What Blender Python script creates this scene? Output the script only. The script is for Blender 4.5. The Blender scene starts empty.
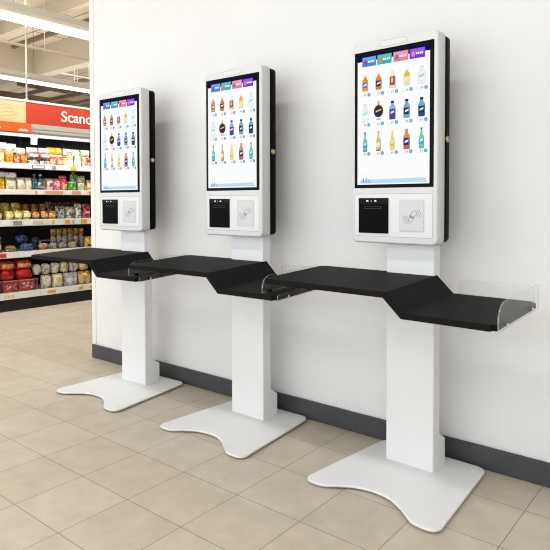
import bpy, bmesh, math, random
from mathutils import Vector, Matrix
PI = math.pi
scn = bpy.context.scene
C = scn.collection
rnd = random.Random(7)

# ------------------------------------------------------------------ materials
def lin(h):
    if isinstance(h, str):
        h = h.lstrip('#'); c = [int(h[i:i+2], 16)/255 for i in (0, 2, 4)]
    else:
        c = list(h)
    return tuple(x/12.92 if x <= .04045 else ((x+.055)/1.055)**2.4 for x in c) + (1.0,)

_cache = {}
def mat(name, col, rough=.5, metal=0., noise=.0, scale=30., emit=0., spec=.5, bump=0.):
    key = (name, col, rough, metal, noise, scale, emit, spec, bump)
    if key in _cache: return _cache[key]
    m = bpy.data.materials.new(name); m.use_nodes = True
    nt = m.node_tree; b = nt.nodes['Principled BSDF']
    c = lin(col)
    b.inputs['Base Color'].default_value = c
    b.inputs['Roughness'].default_value = rough
    b.inputs['Metallic'].default_value = metal
    b.inputs['Specular IOR Level'].default_value = spec
    if emit:
        b.inputs['Emission Color'].default_value = c
        b.inputs['Emission Strength'].default_value = emit
    if noise or bump:
        tc = nt.nodes.new('ShaderNodeTexCoord'); nz = nt.nodes.new('ShaderNodeTexNoise')
        nz.inputs['Scale'].default_value = scale; nz.inputs['Detail'].default_value = 5
        nt.links.new(tc.outputs['Object'], nz.inputs['Vector'])
        if noise:
            rp = nt.nodes.new('ShaderNodeValToRGB')
            rp.color_ramp.elements[0].position = .3; rp.color_ramp.elements[1].position = .7
            rp.color_ramp.elements[0].color = tuple(x*(1-noise) for x in c[:3]) + (1,)
            rp.color_ramp.elements[1].color = tuple(min(1, x*(1+noise)) for x in c[:3]) + (1,)
            nt.links.new(nz.outputs['Fac'], rp.inputs['Fac'])
            nt.links.new(rp.outputs['Color'], b.inputs['Base Color'])
        if bump:
            bp = nt.nodes.new('ShaderNodeBump'); bp.inputs['Strength'].default_value = bump
            bp.inputs['Distance'].default_value = .002
            nt.links.new(nz.outputs['Fac'], bp.inputs['Height']); nt.links.new(bp.outputs['Normal'], b.inputs['Normal'])
    _cache[key] = m
    return m

def printed(c1, c2, c3, scale=45., rough=.35):
    """busy printed packaging: three colours broken up by a cell pattern"""
    key = ('pr', c1, c2, c3, scale, rough)
    if key in _cache: return _cache[key]
    m = bpy.data.materials.new('printed_film'); m.use_nodes = True
    nt = m.node_tree; b = nt.nodes['Principled BSDF']; b.inputs['Roughness'].default_value = rough
    tc = nt.nodes.new('ShaderNodeTexCoord'); mp = nt.nodes.new('ShaderNodeMapping')
    oi = nt.nodes.new('ShaderNodeObjectInfo')
    nt.links.new(tc.outputs['Object'], mp.inputs['Vector'])
    cm = nt.nodes.new('ShaderNodeCombineXYZ')
    ml = nt.nodes.new('ShaderNodeMath'); ml.operation = 'MULTIPLY'; ml.inputs[1].default_value = 3.
    nt.links.new(oi.outputs['Random'], ml.inputs[0])
    for i in range(3): nt.links.new(ml.outputs[0], cm.inputs[i])
    nt.links.new(cm.outputs[0], mp.inputs['Location'])
    nz = nt.nodes.new('ShaderNodeTexNoise'); nz.inputs['Scale'].default_value = scale; nz.inputs['Detail'].default_value = 3
    nt.links.new(mp.outputs[0], nz.inputs['Vector'])
    rp = nt.nodes.new('ShaderNodeValToRGB'); rp.color_ramp.interpolation = 'LINEAR'
    e = rp.color_ramp.elements
    e[0].position = .42; e[0].color = lin(c2); e[1].position = .60; e[1].color = lin(c3)
    k = e.new(.455); k.color = lin(c1); k = e.new(.55); k.color = lin(c1)
    nt.links.new(nz.outputs['Fac'], rp.inputs['Fac']); nt.links.new(rp.outputs['Color'], b.inputs['Base Color'])
    bp = nt.nodes.new('ShaderNodeBump'); bp.inputs['Strength'].default_value = .35; bp.inputs['Distance'].default_value = .004
    nt.links.new(nz.outputs['Fac'], bp.inputs['Height']); nt.links.new(bp.outputs['Normal'], b.inputs['Normal'])
    _cache[key] = m
    return m

def acrylic(name, tint=(.985, .988, .988), gloss=.10, frost=0.):
    m = bpy.data.materials.new(name); m.use_nodes = True
    nt = m.node_tree; nt.nodes.clear()
    out = nt.nodes.new('ShaderNodeOutputMaterial'); mx = nt.nodes.new('ShaderNodeMixShader')
    tr = nt.nodes.new('ShaderNodeBsdfTransparent'); gl = nt.nodes.new('ShaderNodeBsdfGlossy')
    lw = nt.nodes.new('ShaderNodeLayerWeight'); pw = nt.nodes.new('ShaderNodeMath'); pw.operation = 'POWER'; pw.inputs[1].default_value = 4.
    ad = nt.nodes.new('ShaderNodeMath'); ad.operation = 'MULTIPLY_ADD'; ad.inputs[1].default_value = .35; ad.inputs[2].default_value = gloss*.3
    nt.links.new(lw.outputs['Facing'], pw.inputs[0])
    tr.inputs['Color'].default_value = tint + (1,); gl.inputs['Roughness'].default_value = .05
    nt.links.new(pw.outputs[0], ad.inputs[0]); nt.links.new(ad.outputs[0], mx.inputs['Fac'])
    nt.links.new(tr.outputs[0], mx.inputs[1]); nt.links.new(gl.outputs[0], mx.inputs[2])
    if frost:
        df = nt.nodes.new('ShaderNodeBsdfDiffuse'); df.inputs['Color'].default_value = (.75, .76, .76, 1)
        m2 = nt.nodes.new('ShaderNodeMixShader'); m2.inputs['Fac'].default_value = frost
        nt.links.new(mx.outputs[0], m2.inputs[1]); nt.links.new(df.outputs[0], m2.inputs[2]); nt.links.new(m2.outputs[0], out.inputs['Surface'])
    else: nt.links.new(mx.outputs[0], out.inputs['Surface'])
    return m

def emitter(name, col, strength):
    key = ('em', name, col, strength)
    if key in _cache: return _cache[key]
    m = bpy.data.materials.new(name); m.use_nodes = True
    nt = m.node_tree; nt.nodes.clear()
    out = nt.nodes.new('ShaderNodeOutputMaterial'); e = nt.nodes.new('ShaderNodeEmission')
    e.inputs['Color'].default_value = lin(col); e.inputs['Strength'].default_value = strength
    nt.links.new(e.outputs[0], out.inputs['Surface'])
    _cache[key] = m
    return m

# ------------------------------------------------------------------ mesh helpers
class MB:
    """collects shapes, then links them as ONE mesh object"""
    def __init__(s): s.bm = bmesh.new(); s.mats = []
    def mi(s, m):
        if m is None: return 0
        if m not in s.mats: s.mats.append(m)
        return s.mats.index(m)
    def face(s, vs, m=None, smooth=False):
        try: f = s.bm.faces.new(vs)
        except ValueError: return None
        f.material_index = s.mi(m); f.smooth = smooth
        return f
    def box(s, lo, hi, m=None, bev=0., seg=2):
        x0, y0, z0 = lo; x1, y1, z1 = hi
        v = [s.bm.verts.new(p) for p in [(x0,y0,z0),(x1,y0,z0),(x1,y1,z0),(x0,y1,z0),(x0,y0,z1),(x1,y0,z1),(x1,y1,z1),(x0,y1,z1)]]
        fs = [s.face([v[i] for i in q], m) for q in [(0,3,2,1),(4,5,6,7),(0,1,5,4),(1,2,6,5),(2,3,7,6),(3,0,4,7)]]
        if bev:
            es = list({e for f in fs for e in f.edges})
            r = bmesh.ops.bevel(s.bm, geom=es, offset=bev, segments=seg, profile=.5, affect='EDGES')
            for f in r['faces']: f.material_index = s.mi(m); f.smooth = seg > 1
        return fs
    def loft(s, loops, m=None, cap=True, smooth=True, close=True):
        L = [[s.bm.verts.new(p) for p in lp] for lp in loops]
        n = len(L[0])
        for a, b in zip(L, L[1:]):
            for i in range(n if close else n-1):
                s.face([a[i], a[(i+1) % n], b[(i+1) % n], b[i]], m, smooth)
        if cap:
            s.face(list(reversed(L[0])), m); s.face(L[-1], m)
        return L
    def tube(s, pts, r, m=None, n=8, cap=True):
        pts = [Vector(p) for p in pts]; loops = []
        up = Vector((0, 0, 1))
        for i, p in enumerate(pts):
            d = (pts[min(i+1, len(pts)-1)] - pts[max(i-1, 0)]).normalized()
            a = up if abs(d.dot(up)) < .9 else Vector((1, 0, 0))
            u = d.cross(a).normalized(); w = d.cross(u).normalized()
            rr = r[i] if isinstance(r, (list, tuple)) else r
            loops.append([p + (u*math.cos(2*PI*k/n) + w*math.sin(2*PI*k/n))*rr for k in range(n)])
        s.loft(loops, m, cap)
    def lathe(s, prof, c=(0, 0, 0), m=None, n=16, cap=True):
        loops = [[(c[0] + r*math.cos(2*PI*k/n), c[1] + r*math.sin(2*PI*k/n), c[2] + z) for k in range(n)] for r, z in prof]
        s.loft(loops, m, cap)
    def poly_xz(s, pts, y, m):
        """flat polygon in the xz plane seen from -y"""
        s.face([s.bm.verts.new((x, y, z)) for x, z in pts], m)
    def ribbon_xz(s, pts, w, y, m, closed=False):
        n = len(pts); P = [Vector(p) for p in pts]; A = []; B = []
        for i in range(n):
            a = P[(i-1) % n] if (closed or i > 0) else P[i]; b = P[(i+1) % n] if (closed or i < n-1) else P[i]
            d = (b-a); d = d.normalized() if d.length else Vector((1, 0)); nn = Vector((-d.y, d.x))*w/2
            A.append(s.bm.verts.new((P[i].x+nn.x, y, P[i].y+nn.y))); B.append(s.bm.verts.new((P[i].x-nn.x, y, P[i].y-nn.y)))
        for i in range(n if closed else n-1):
            j = (i+1) % n
            s.face([B[i], B[j], A[j], A[i]], m)
    def build(s, name, m=None, parent=None, loc=None, rotz=None, recalc=True):
        if recalc: bmesh.ops.recalc_face_normals(s.bm, faces=s.bm.faces[:])
        me = bpy.data.meshes.new(name); s.bm.to_mesh(me); s.bm.free()
        for k in (s.mats if s.mats else [m]): me.materials.append(k)
        o = bpy.data.objects.new(name, me); C.objects.link(o)
        if parent: o.parent = parent
        if loc is not None: o.location = loc
        if rotz is not None: o.rotation_euler.z = rotz
        return o

def rrect(x0, x1, z0, z1, r, n=6):
    pts = []
    for cx, cz, a in ((x1-r, z1-r, 0), (x0+r, z1-r, 90), (x0+r, z0+r, 180), (x1-r, z0+r, 270)):
        for k in range(n+1):
            t = math.radians(a + 90*k/n); pts.append((cx + r*math.cos(t), cz + r*math.sin(t)))
    return pts

def fillet(pts, n=8):
    """pts: (x, y, r); returns a polygon with rounded corners"""
    out = []; N = len(pts)
    for i in range(N):
        p = Vector(pts[i][:2]); a = Vector(pts[i-1][:2]); b = Vector(pts[(i+1) % N][:2]); r = pts[i][2]
        u = (a-p).normalized(); v = (b-p).normalized(); ang = u.angle(v)
        t = min(r/math.tan(ang/2), .49*min((a-p).length, (b-p).length)); rr = t*math.tan(ang/2)
        c = p + (u+v).normalized()*(rr/math.sin(ang/2))
        s0 = p+u*t-c; s1 = p+v*t-c
        a0 = math.atan2(s0.y, s0.x); d = math.atan2(s1.y, s1.x)-a0
        while d > PI: d -= 2*PI
        while d < -PI: d += 2*PI
        for k in range(n+1):
            q = a0+d*k/n; out.append((c.x+rr*math.cos(q), c.y+rr*math.sin(q)))
    return out

def tag(o, label=None, cat=None, group=None, kind=None):
    if label: o['label'] = label
    if cat: o['category'] = cat
    if group: o['group'] = group
    if kind: o['kind'] = kind
    return o
def empty(name, loc, rz=0.):
    o = bpy.data.objects.new(name, None); C.objects.link(o)
    o.empty_display_size = .05; o.location = loc; o.rotation_euler.z = rz
    return o
def struct(o): o['kind'] = 'structure'; return o
def copy_tree(o, parent=None):
    c = o.copy(); C.objects.link(c)
    if parent: c.parent = parent
    for ch in list(o.children): copy_tree(ch, c)
    return c

def text_mesh(txt, size, m, parent, name, loc, rot, bold=0., sx=1.):
    cu = bpy.data.curves.new('lettering', 'FONT'); cu.body = txt; cu.size = size; cu.offset = bold; cu.extrude = .0015
    t = bpy.data.objects.new('lettering', cu); C.objects.link(t)
    bpy.context.view_layer.update()
    me = bpy.data.meshes.new_from_object(t.evaluated_get(bpy.context.evaluated_depsgraph_get()))
    bpy.data.objects.remove(t); bpy.data.curves.remove(cu)
    me.materials.clear(); me.materials.append(m)
    o = bpy.data.objects.new(name, me); C.objects.link(o); o.parent = parent; o.location = loc; o.rotation_euler = rot; o.scale = (sx, 1, 1)
    return o

# ------------------------------------------------------------------ camera
CAMP = Vector((.7714, -2.241, 1.0313)); FPX = 583.95
yaw, pit, rol = (math.radians(a) for a in (38.9745, 1.5818, -.0945))
F = Vector((-math.sin(yaw)*math.cos(pit), math.cos(yaw)*math.cos(pit), -math.sin(pit)))
R_ = Vector((math.cos(yaw), math.sin(yaw), 0)); U_ = R_.cross(F)
R2 = R_*math.cos(rol) + U_*math.sin(rol); U2 = -R_*math.sin(rol) + U_*math.cos(rol)
cd = bpy.data.cameras.new('camera'); cam = bpy.data.objects.new('camera', cd); C.objects.link(cam)
cam.matrix_world = Matrix.Translation(CAMP) @ Matrix((R2, U2, -F)).transposed().to_4x4()
cd.sensor_width = 36; cd.lens = FPX/550*36; cd.shift_y = -57.27/550; cd.clip_start = .05; cd.clip_end = 100
scn.cycles.filter_width = 1.1
scn.camera = cam
scn.view_settings.view_transform = 'Standard'; scn.view_settings.look = 'None'
scn.view_settings.exposure = .2; scn.view_settings.gamma = 1

# ------------------------------------------------------------------ setting
def tile_material():
    m = bpy.data.materials.new('beige_floor_tiles'); m.use_nodes = True
    nt = m.node_tree; b = nt.nodes['Principled BSDF']; N = nt.nodes.new; L = nt.links.new
    g = N('ShaderNodeNewGeometry'); mp = N('ShaderNodeMapping'); mp.inputs['Location'].default_value = (-.211+.2735*40, .226+.262*40, 0)
    L(g.outputs['Position'], mp.inputs['Vector'])
    br = N('ShaderNodeTexBrick'); br.offset = 0.; br.squash = 1.
    br.inputs['Scale'].default_value = 1.; br.inputs['Brick Width'].default_value = .2735; br.inputs['Row Height'].default_value = .262
    br.inputs['Mortar Size'].default_value = .0014; br.inputs['Mortar Smooth'].default_value = .3; br.inputs['Bias'].default_value = 0
    br.inputs['Color1'].default_value = lin('#d0c7b8'); br.inputs['Color2'].default_value = lin('#c9bfae'); br.inputs['Mortar'].default_value = lin('#7d6f5e')
    L(mp.outputs[0], br.inputs['Vector'])
    n1 = N('ShaderNodeTexNoise'); n1.inputs['Scale'].default_value = 9.; n1.inputs['Detail'].default_value = 8; n1.inputs['Roughness'].default_value = .65
    L(g.outputs['Position'], n1.inputs['Vector'])
    rp = N('ShaderNodeValToRGB'); rp.color_ramp.elements[0].position = .3; rp.color_ramp.elements[1].position = .72
    rp.color_ramp.elements[0].color = (.86, .84, .81, 1); rp.color_ramp.elements[1].color = (1.05, 1.04, 1.03, 1)
    L(n1.outputs['Fac'], rp.inputs['Fac'])
    mx = N('ShaderNodeMix'); mx.data_type = 'RGBA'; mx.blend_type = 'MULTIPLY'; mx.inputs['Factor'].default_value = 1
    L(br.outputs['Color'], mx.inputs['A']); L(rp.outputs['Color'], mx.inputs['B'])
    L(mx.outputs['Result'], b.inputs['Base Color'])
    b.inputs['Roughness'].default_value = .42; b.inputs['Specular IOR Level'].default_value = .35
    bp = N('ShaderNodeBump'); bp.inputs['Strength'].default_value = .3; bp.inputs['Distance'].default_value = .001; bp.invert = True
    L(br.outputs['Fac'], bp.inputs['Height']); L(bp.outputs['Normal'], b.inputs['Normal'])
    return m

def ceiling_material():
    m = bpy.data.materials.new('tan_ceiling_panels'); m.use_nodes = True
    nt = m.node_tree; b = nt.nodes['Principled BSDF']; N = nt.nodes.new; L = nt.links.new
    g = N('ShaderNodeNewGeometry'); br = N('ShaderNodeTexBrick'); br.offset = .5
    br.inputs['Scale'].default_value = 1.; br.inputs['Brick Width'].default_value = 1.9; br.inputs['Row Height'].default_value = .46
    br.inputs['Mortar Size'].default_value = .014; br.inputs['Mortar Smooth'].default_value = .4
    br.inputs['Color1'].default_value = lin('#bfb29c'); br.inputs['Color2'].default_value = lin('#b6a993'); br.inputs['Mortar'].default_value = lin('#6f624e')
    L(g.outputs['Position'], br.inputs['Vector']); L(br.outputs['Color'], b.inputs['Base Color'])
    b.inputs['Roughness'].default_value = .8
    return m

wall_m = mat('white_wall_paint', '#e9e8e7', .7, noise=.02, scale=3.)
white_trim = mat('white_trim_paint', '#ecebe8', .5)
CEIL = 3.3
b = MB(); b.box((-13, -6, -.1), (5, 10, 0)); struct(b.build('floor', tile_material()))
b = MB(); b.box((-13, -6, CEIL), (5, 10, CEIL+.1)); struct(b.build('ceiling', ceiling_material()))
b = MB(); b.box((-2.590, 0, 0), (5, .14, CEIL)); struct(b.build('wall_back', wall_m))
b = MB(); b.box((5, -6, 0), (5.1, 10, CEIL)); struct(b.build('wall_light_block', mat('warm_grey_light_block', '#b5b0a8', .8)))  # unseen wall added to block ambient light and darken the kiosk sides
b = MB(); b.box((-13.1, -6, 0), (-13, 10, CEIL)); struct(b.build('wall_left', mat('far_wall_paint', '#cfc4b0', .8)))
b = MB(); b.box((-13, 10, 0), (5, 10.1, CEIL)); struct(b.build('wall_far', mat('far_wall_paint', '#cfc4b0', .8)))
b = MB(); b.box((-2.598, -.012, 0), (5, -.0005, .089), bev=.003)
struct(b.build('baseboard_back', mat('charcoal_vinyl_skirting', '#3f4144', .45, noise=.08, scale=12)))
b = MB(); b.box((-2.59, -.004, .0895), (-2.562, -.0002, CEIL-.001)); b.box((-2.602, -.0045, 0), (-2.5902, .144, CEIL-.001))
struct(b.build('trim_1', white_trim))
beam_m = mat('tan_ceiling_beam_paint', '#ac9f89', .8)
b = MB(); b.box((-7.66, -5.9, 2.9), (-7.5, 2.29, CEIL-.001)); struct(b.build('trim_2', beam_m))
b = MB(); b.box((-7.66, 2.291, 2.9), (-2.9, 2.46, CEIL-.001)); struct(b.build('trim_3', beam_m))
b = MB(); b.box((-12.9, 4.6, 2.95), (-2.9, 4.75, CEIL-.001)); struct(b.build('trim_4', beam_m))
b = MB(); b.box((-6.95, 1.36, 3.14), (-2.9, 1.43, CEIL-.001)); struct(b.build('trim_5', beam_m))

beam_d = mat('brown_ceiling_joint', '#6f604b', .8)
for k, (lo, hi) in enumerate((((-5.9, .93, 3.26), (-2.9, .955, CEIL-.001)), ((-6.6, 1.50, 3.25), (-2.9, 1.53, CEIL-.001)), ((-7.49, 1.96, 3.24), (-2.9, 2.0, CEIL-.001)), ((-5.62, -5, 3.255), (-5.58, .92, CEIL-.001)), ((-6.75, -5, 3.08), (-6.69, 1.35, CEIL-.001)), ((-12, 2.85, 2.84), (-2.9, 2.89, 2.9)), ((-12, 3.3, 2.80), (-2.9, 3.36, 2.86)), ((-12, 3.9, 2.84), (-2.9, 3.95, 2.9)), ((-8.4, 2.5, 2.90), (-8.34, 9, 2.97)), ((-9.6, 2.5, 2.90), (-9.5, 9, 3.0)))):
    b = MB(); b.box(lo, hi); struct(b.build('trim_%d' % (6+k), beam_d))
# pipes under the ceiling: each its own thing, fixed with small hanger clips
pipe_w = mat('cream_pipe_paint', '#efe6d3', .5); pipe_d = mat('dark_steel_pipe', '#5b4f40', .5)
def ceiling_pipe(name, x, z, y0, y1, r, m, label, cat='pipe'):
    t = tag(empty(name, (x, y0, z)), label, cat)
    b = MB(); b.tube([(0, 0, 0), (0, y1-y0, 0)], r, m, 10); b.build('pipe_run', m, t)
    k = y0+.4
    while k < y1:
        b = MB(); b.tube([(0, k-y0, r*.6), (0, k-y0, CEIL-z)], .004, m, 6); b.lathe([(r*1.25, -.006), (r*1.25, .006)], (0, 0, 0), m, 10)
        for v in b.bm.verts[-20:]:
            x_, y_, z_ = v.co; v.co = (x_, z_+k-y0, y_)
        b.build('hanger', m, t); k += 1.3
ceiling_pipe('sprinkler_pipe', -5.445, 2.75, -3, 4.5, .017, pipe_w, 'cream sprinkler pipe hung between the two lit ceiling strips')
ceiling_pipe('steel_pipe', -6.6, 3.0, -3, 1.3, .022, pipe_d, 'dark brown steel pipe close under the ceiling beyond the cream pipe')
ceiling_pipe('conduit_pipe', -6.6, 2.70, 2.0, 6.5, .014, pipe_w, 'thin cream conduit under the far beam, middle of three')
ceiling_pipe('conduit_pipe', -7.0, 2.70, 2.3, 6.5, .014, pipe_w, 'thin cream conduit farthest back under the far beam')
ceiling_pipe('conduit_pipe', -6.17, 2.70, 1.95, 6.5, .012, pipe_w, 'thin cream conduit nearest the wall edge under the far beam')

# strip lights over the aisles
rail_m = mat('grey_rail_added_glow', '#e2dccf', .5, emit=.16); wire_m = mat('dark_wire', '#6e6252', .6)  # rail is no lamp; faint emission stands in for light falling on it
def strip_light(x0, x1, x2, z, y0, y1, label, power):
    t = tag(empty('strip_light', (x1, (y0+y1)/2, z)), label, 'ceiling light')
    h = (y1-y0)/2
    b = MB(); b.box((0, -h, .0), (x0-x1, h, .05), bev=.004); b.box((x2-x1, -h, .03), (0, h, .07)); b.build('housing', rail_m, t)
    b = MB(); b.box((x2-x1, -h+.01, -.012), (0, h-.01, .03), bev=.008); b.build('diffuser', emitter('white_tube_glow', '#fffdf6', 2.2), t)
    k = -h+.5
    while k < h:
        b = MB(); b.tube([(0, k, .06), (0, k, CEIL-z)], .004, wire_m, 6); b.build('suspension_wire', wire_m, t); k += 1.9
    l = bpy.data.lights.new('aisle_lamp', 'AREA'); l.shape = 'RECTANGLE'; l.size = abs(x2-x1); l.size_y = 2*h*.98; l.energy = power; l.color = (1, .98, .95)
    l2 = l.copy(); l2.energy = power*1.75; l2.size = 1.9; o2 = bpy.data.objects.new('ceiling_fill_light', l2); C.objects.link(o2); o2.location = ((x1+x2)/2, (y0+y1)/2, z+.09); o2.rotation_euler = (PI, 0, 0)  # wide upward fill added to brighten the ceiling, not part of the fixture
    o = bpy.data.objects.new('aisle_lamp', l); C.objects.link(o); o.location = ((x1+x2)/2, (y0+y1)/2, z-.03)
strip_light(-3.865, -3.99, -4.20, 2.6, -2.2, 4.2, 'long white strip light hanging above the aisle, nearer and thicker one', 38)
strip_light(-6.26, -6.42, -6.60, 2.6, -2.6, 6.0, 'long white strip light farther back, thinner one just above the shelf sign', 38)

# ------------------------------------------------------------------ kiosks
K_white = mat('white_powder_coat', '#efefef', .38, spec=.4)
K_head = mat('white_plastic_shell', '#d8d8d7', .32, spec=.45)
K_black = mat('black_plastic_shell', '#050506', .5, spec=.06)
K_glass = mat('black_screen_glass', '#030305', .15, spec=.08)
K_seam = mat('grey_seam_line', '#a9a9a9', .5)
K_top = mat('black_laminate_worktop', '#1a1919', .58, noise=.12, scale=220, spec=.06, bump=.15)
K_rub = mat('black_rubber', '#0b0b0b', .7)
K_brass = mat('brushed_brass', '#b8a878', .3, metal=1.)
K_steel = mat('polished_steel', '#d9d9d6', .25, metal=1.)
AC = acrylic('clear_acrylic'); AC_EDGE = acrylic('frosted_acrylic_edge', (.9, .91, .91), .3, .24)

TL, TC1, TC2, TR = -.3805, .1495, .213, .5051
TF, TB, TZ1, TZ2, TT, DZ = -.5587, -.172, .7385, .6775, .020, .0175
def dz(y): return DZ*(y-TF)/(TB-TF)

def E_(c): return emitter('screen_glow', c, .87)
def draw_bottle(b, x, z, h, w, segs, y):
    """segs: (t0, t1, halfwidth0, halfwidth1, colour) as fractions of height and width"""
    for t0, t1, a, c_, col in segs:
        z0 = z-h/2+t0*h; z1 = z-h/2+t1*h
        b.poly_xz([(x-a*w, z0), (x+a*w, z0), (x+c_*w, z1), (x-c_*w, z1)], y, E_(col))
def bt(body, cap, label, low=None, mid=None, tall=False):
    low = low or body; mid = mid or body
    if tall:
        return [(0, .08, .42, .5, low), (.08, .22, .5, .5, body), (.22, .42, .5, .5, label), (.42, .52, .5, .46, mid), (.52, .72, .46, .2, mid), (.72, .92, .2, .17, body), (.92, 1, .2, .2, cap)]
    return [(0, .06, .44, .5, low), (.06, .2, .5, .5, low), (.2, .55, .5, .5, label), (.55, .66, .5, .48, mid), (.66, .8, .48, .24, body), (.8, .88, .22, .22, body), (.88, 1, .26, .24, cap)]

def make_display(parent):
    Y = -.2444; s = .0003
    b = MB()
    b.poly_xz([(-.155, 1.097), (.150, 1.097), (.150, 1.602), (-.155, 1.602)], Y, E_('#15123c'))
    b.poly_xz([(-.155, 1.097), (.150, 1.097), (.150, 1.576), (-.155, 1.576)], Y-s, E_('#fcfdfe'))
    # category tabs with an icon and a short line of lettering
    for x0, c1, c2, ic in ((-.134, '#4f87de', '#73a6ee', '#a8487e'), (-.067, '#39aebb', '#5cc8bd', '#ee8a3a'), (.002, '#e8809a', '#f0a0b2', '#8b6fc0'), (.069, '#7440dc', '#9a5cf0', '#e88aa8')):
        x1 = x0+.062
        b.poly_xz([(x0, 1.555), (x1, 1.555), (x1, 1.592), (x0, 1.592)], Y-2*s, E_(c1))
        b.poly_xz([(x0+.004, 1.574), (x1-.002, 1.574), (x1-.002, 1.590), (x0+.004, 1.590)], Y-3*s, E_(c2))
        b.poly_xz([(x0+.009, 1.562), (x0+.021, 1.562), (x0+.023, 1.575), (x0+.015, 1.583), (x0+.008, 1.575)], Y-4*s, E_(ic))
        for k in range(4):
            xa = x0+.026+k*.0075
            b.poly_xz([(xa, 1.569), (xa+.0055, 1.569), (xa+.0058, 1.5765-.001*(k % 2)), (xa+.0003, 1.5765)], Y-4*s, E_('#ffffff'))
    CO = (-.1205, -.061, -.001, .0585, .118)
    rows = [
        (1.492, .064, [('bt', '#e8953a', '#e9e2cf', '#4a86b8', '#e2a22c'), ('bt', '#e08b3a', '#e6dfd0', '#2c3462', '#d2813f'), ('bt', '#f1ece6', '#eeeeec', '#b4593a', '#e6d7c5'),
                        ('bt', '#e6c02c', '#ededea', '#f1e7a0', '#e3dfd0'), ('bt', '#eef1f0', '#e4e8e6', '#9adccf', '#eef0f0')]),
        (1.376, .070, [('bt', '#eef1f0', '#e6e8e8', '#a5e0d6', '#eff1f1'), ('round',), ('bt', '#8fb2df', '#20246a', '#5a35a8', '#3a55b0'), ('bt', '#79a9d8', '#1e2858', '#3b2c3a', '#7da4cf'), ('bt', '#6ea8dc', '#182348', '#2c3440', '#2d4e78')]),
        (1.263, .076, [('tall', '#7cc4b8', '#1f6e62', '#3fa4d2', '#3f9c9a'), ('tall', '#d9c07a', '#c9a24a', '#efe8d8', '#9a7a3a'), ('tall', '#ead984', '#ece6b8', '#d6c352', '#e6d98a'), ('bt', '#d6905a', '#caa070', '#35307c', '#b9714a'), ('tall', '#6fcab4', '#17846a', '#3f9fd6', '#4eb69c')]),
    ]
    for zc, h, items in rows:
        for x, it in zip(CO, items):
            if it[0] == 'round':
                n = 20; zz = zc+.002
                b.poly_xz([(x+.021*math.cos(2*PI*k/n), zz+.024*math.sin(2*PI*k/n)) for k in range(n)], Y-2*s, E_('#544640'))
                b.poly_xz([(x+.0165*math.cos(2*PI*k/n), zz+.019*math.sin(2*PI*k/n)) for k in range(n)], Y-3*s, E_('#3a302d'))
                b.poly_xz([(x-.012, zz-.004), (x+.013, zz+.003), (x+.012, zz+.008), (x-.012, zz+.002)], Y-4*s, E_('#cfc6bd'))
                b.poly_xz([(x-.005, zz+.024), (x+.005, zz+.024), (x+.004, zz+.040), (x-.004, zz+.040)], Y-2*s, E_('#d9a850'))
                b.poly_xz([(x-.010, zz-.034), (x+.012, zz-.034), (x+.010, zz-.028), (x-.009, zz-.028)], Y-2*s, E_('#c9b59c'))
            else:
                kind, body, cap, lab, low = it
                w = .0265 if kind == 'bt' else .021
                if body in ('#eef1f0', '#f1ece6'):     # clear bottles show as a pale outline
                    o = .0012
                    draw_bottle(b, x, zc, h+2*o, w+2*o, bt('#cdd3d3', '#c6cccc', '#cdd3d3'), Y-2*s)
                    draw_bottle(b, x, zc, h, w, bt(body, cap, '#f4f6f6', low), Y-3*s)
                    if lab == '#b4593a': b.poly_xz([(x-.0115, zc-.022), (x+.0115, zc-.022), (x+.0115, zc+.012), (x-.0115, zc+.010)], Y-4*s, E_(lab)); b.poly_xz([(x-.005, zc-.012), (x+.002, zc-.012), (x+.002, zc+.006), (x-.005, zc+.006)], Y-5*s, E_('#e8d3c4'))
                    else: b.poly_xz([(x-.011, zc-.010), (x+.009, zc-.004), (x+.011, zc+.005), (x-.011, zc-.002)], Y-4*s, E_(lab))
                else:
                    draw_bottle(b, x, zc, h, w, bt(body, cap, lab, low, tall=(kind == 'tall')), Y-2*s)
                    b.poly_xz([(x-w*.30, zc-h*.20), (x+w*.25, zc-h*.14), (x+w*.28, zc-h*.02), (x-w*.25, zc-h*.08)], Y-3*s, E_('#e6e3ee' if kind == 'bt' else '#dfeef2'))
                    b.poly_xz([(x+w*.32, zc-h*.4), (x+w*.46, zc-h*.4), (x+w*.46, zc+h*.1), (x+w*.32, zc+h*.1)], Y-3*s, E_(low))
            # price pill: white capsule, reddish figures, blue round button
            zp = zc-.0465; xp = x+.001
            b.poly_xz(rrect(xp-.0235, xp+.0205, zp-.0068, zp+.0068, .0066, 4), Y-2*s, E_('#dcdde0'))
            b.poly_xz(rrect(xp-.0225, xp+.0195, zp-.0058, zp+.0058, .0057, 4), Y-3*s, E_('#fbfbfb'))
            for k in range(2):
                b.poly_xz([(xp-.006+k*.006, zp-.0035), (xp-.002+k*.006, zp-.0035), (xp-.0015+k*.006, zp+.0035), (xp-.0055+k*.006, zp+.0030)], Y-4*s, E_('#d99c92'))
            n = 12; cxp = xp+.0165
            b.poly_xz([(cxp+.0072*math.cos(2*PI*k/n), zp+.0072*math.sin(2*PI*k/n)) for k in range(n)], Y-4*s, E_('#56a6d6'))
            b.poly_xz([(cxp-.0028, zp-.001), (cxp+.0028, zp-.001), (cxp+.0028, zp+.001), (cxp-.0028, zp+.001)], Y-5*s, E_('#d8ecf7'))
    # pale blue band along the foot with a small cluster of shapes
    b.poly_xz([(-.149, 1.101), (.146, 1.101), (.132, 1.120), (-.136, 1.116)], Y-2*s, E_('#cfe6f8'))
    b.poly_xz([(-.105, 1.104), (.138, 1.104), (.128, 1.117), (-.105, 1.113)], Y-3*s, E_('#bcdcf5'))
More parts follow.
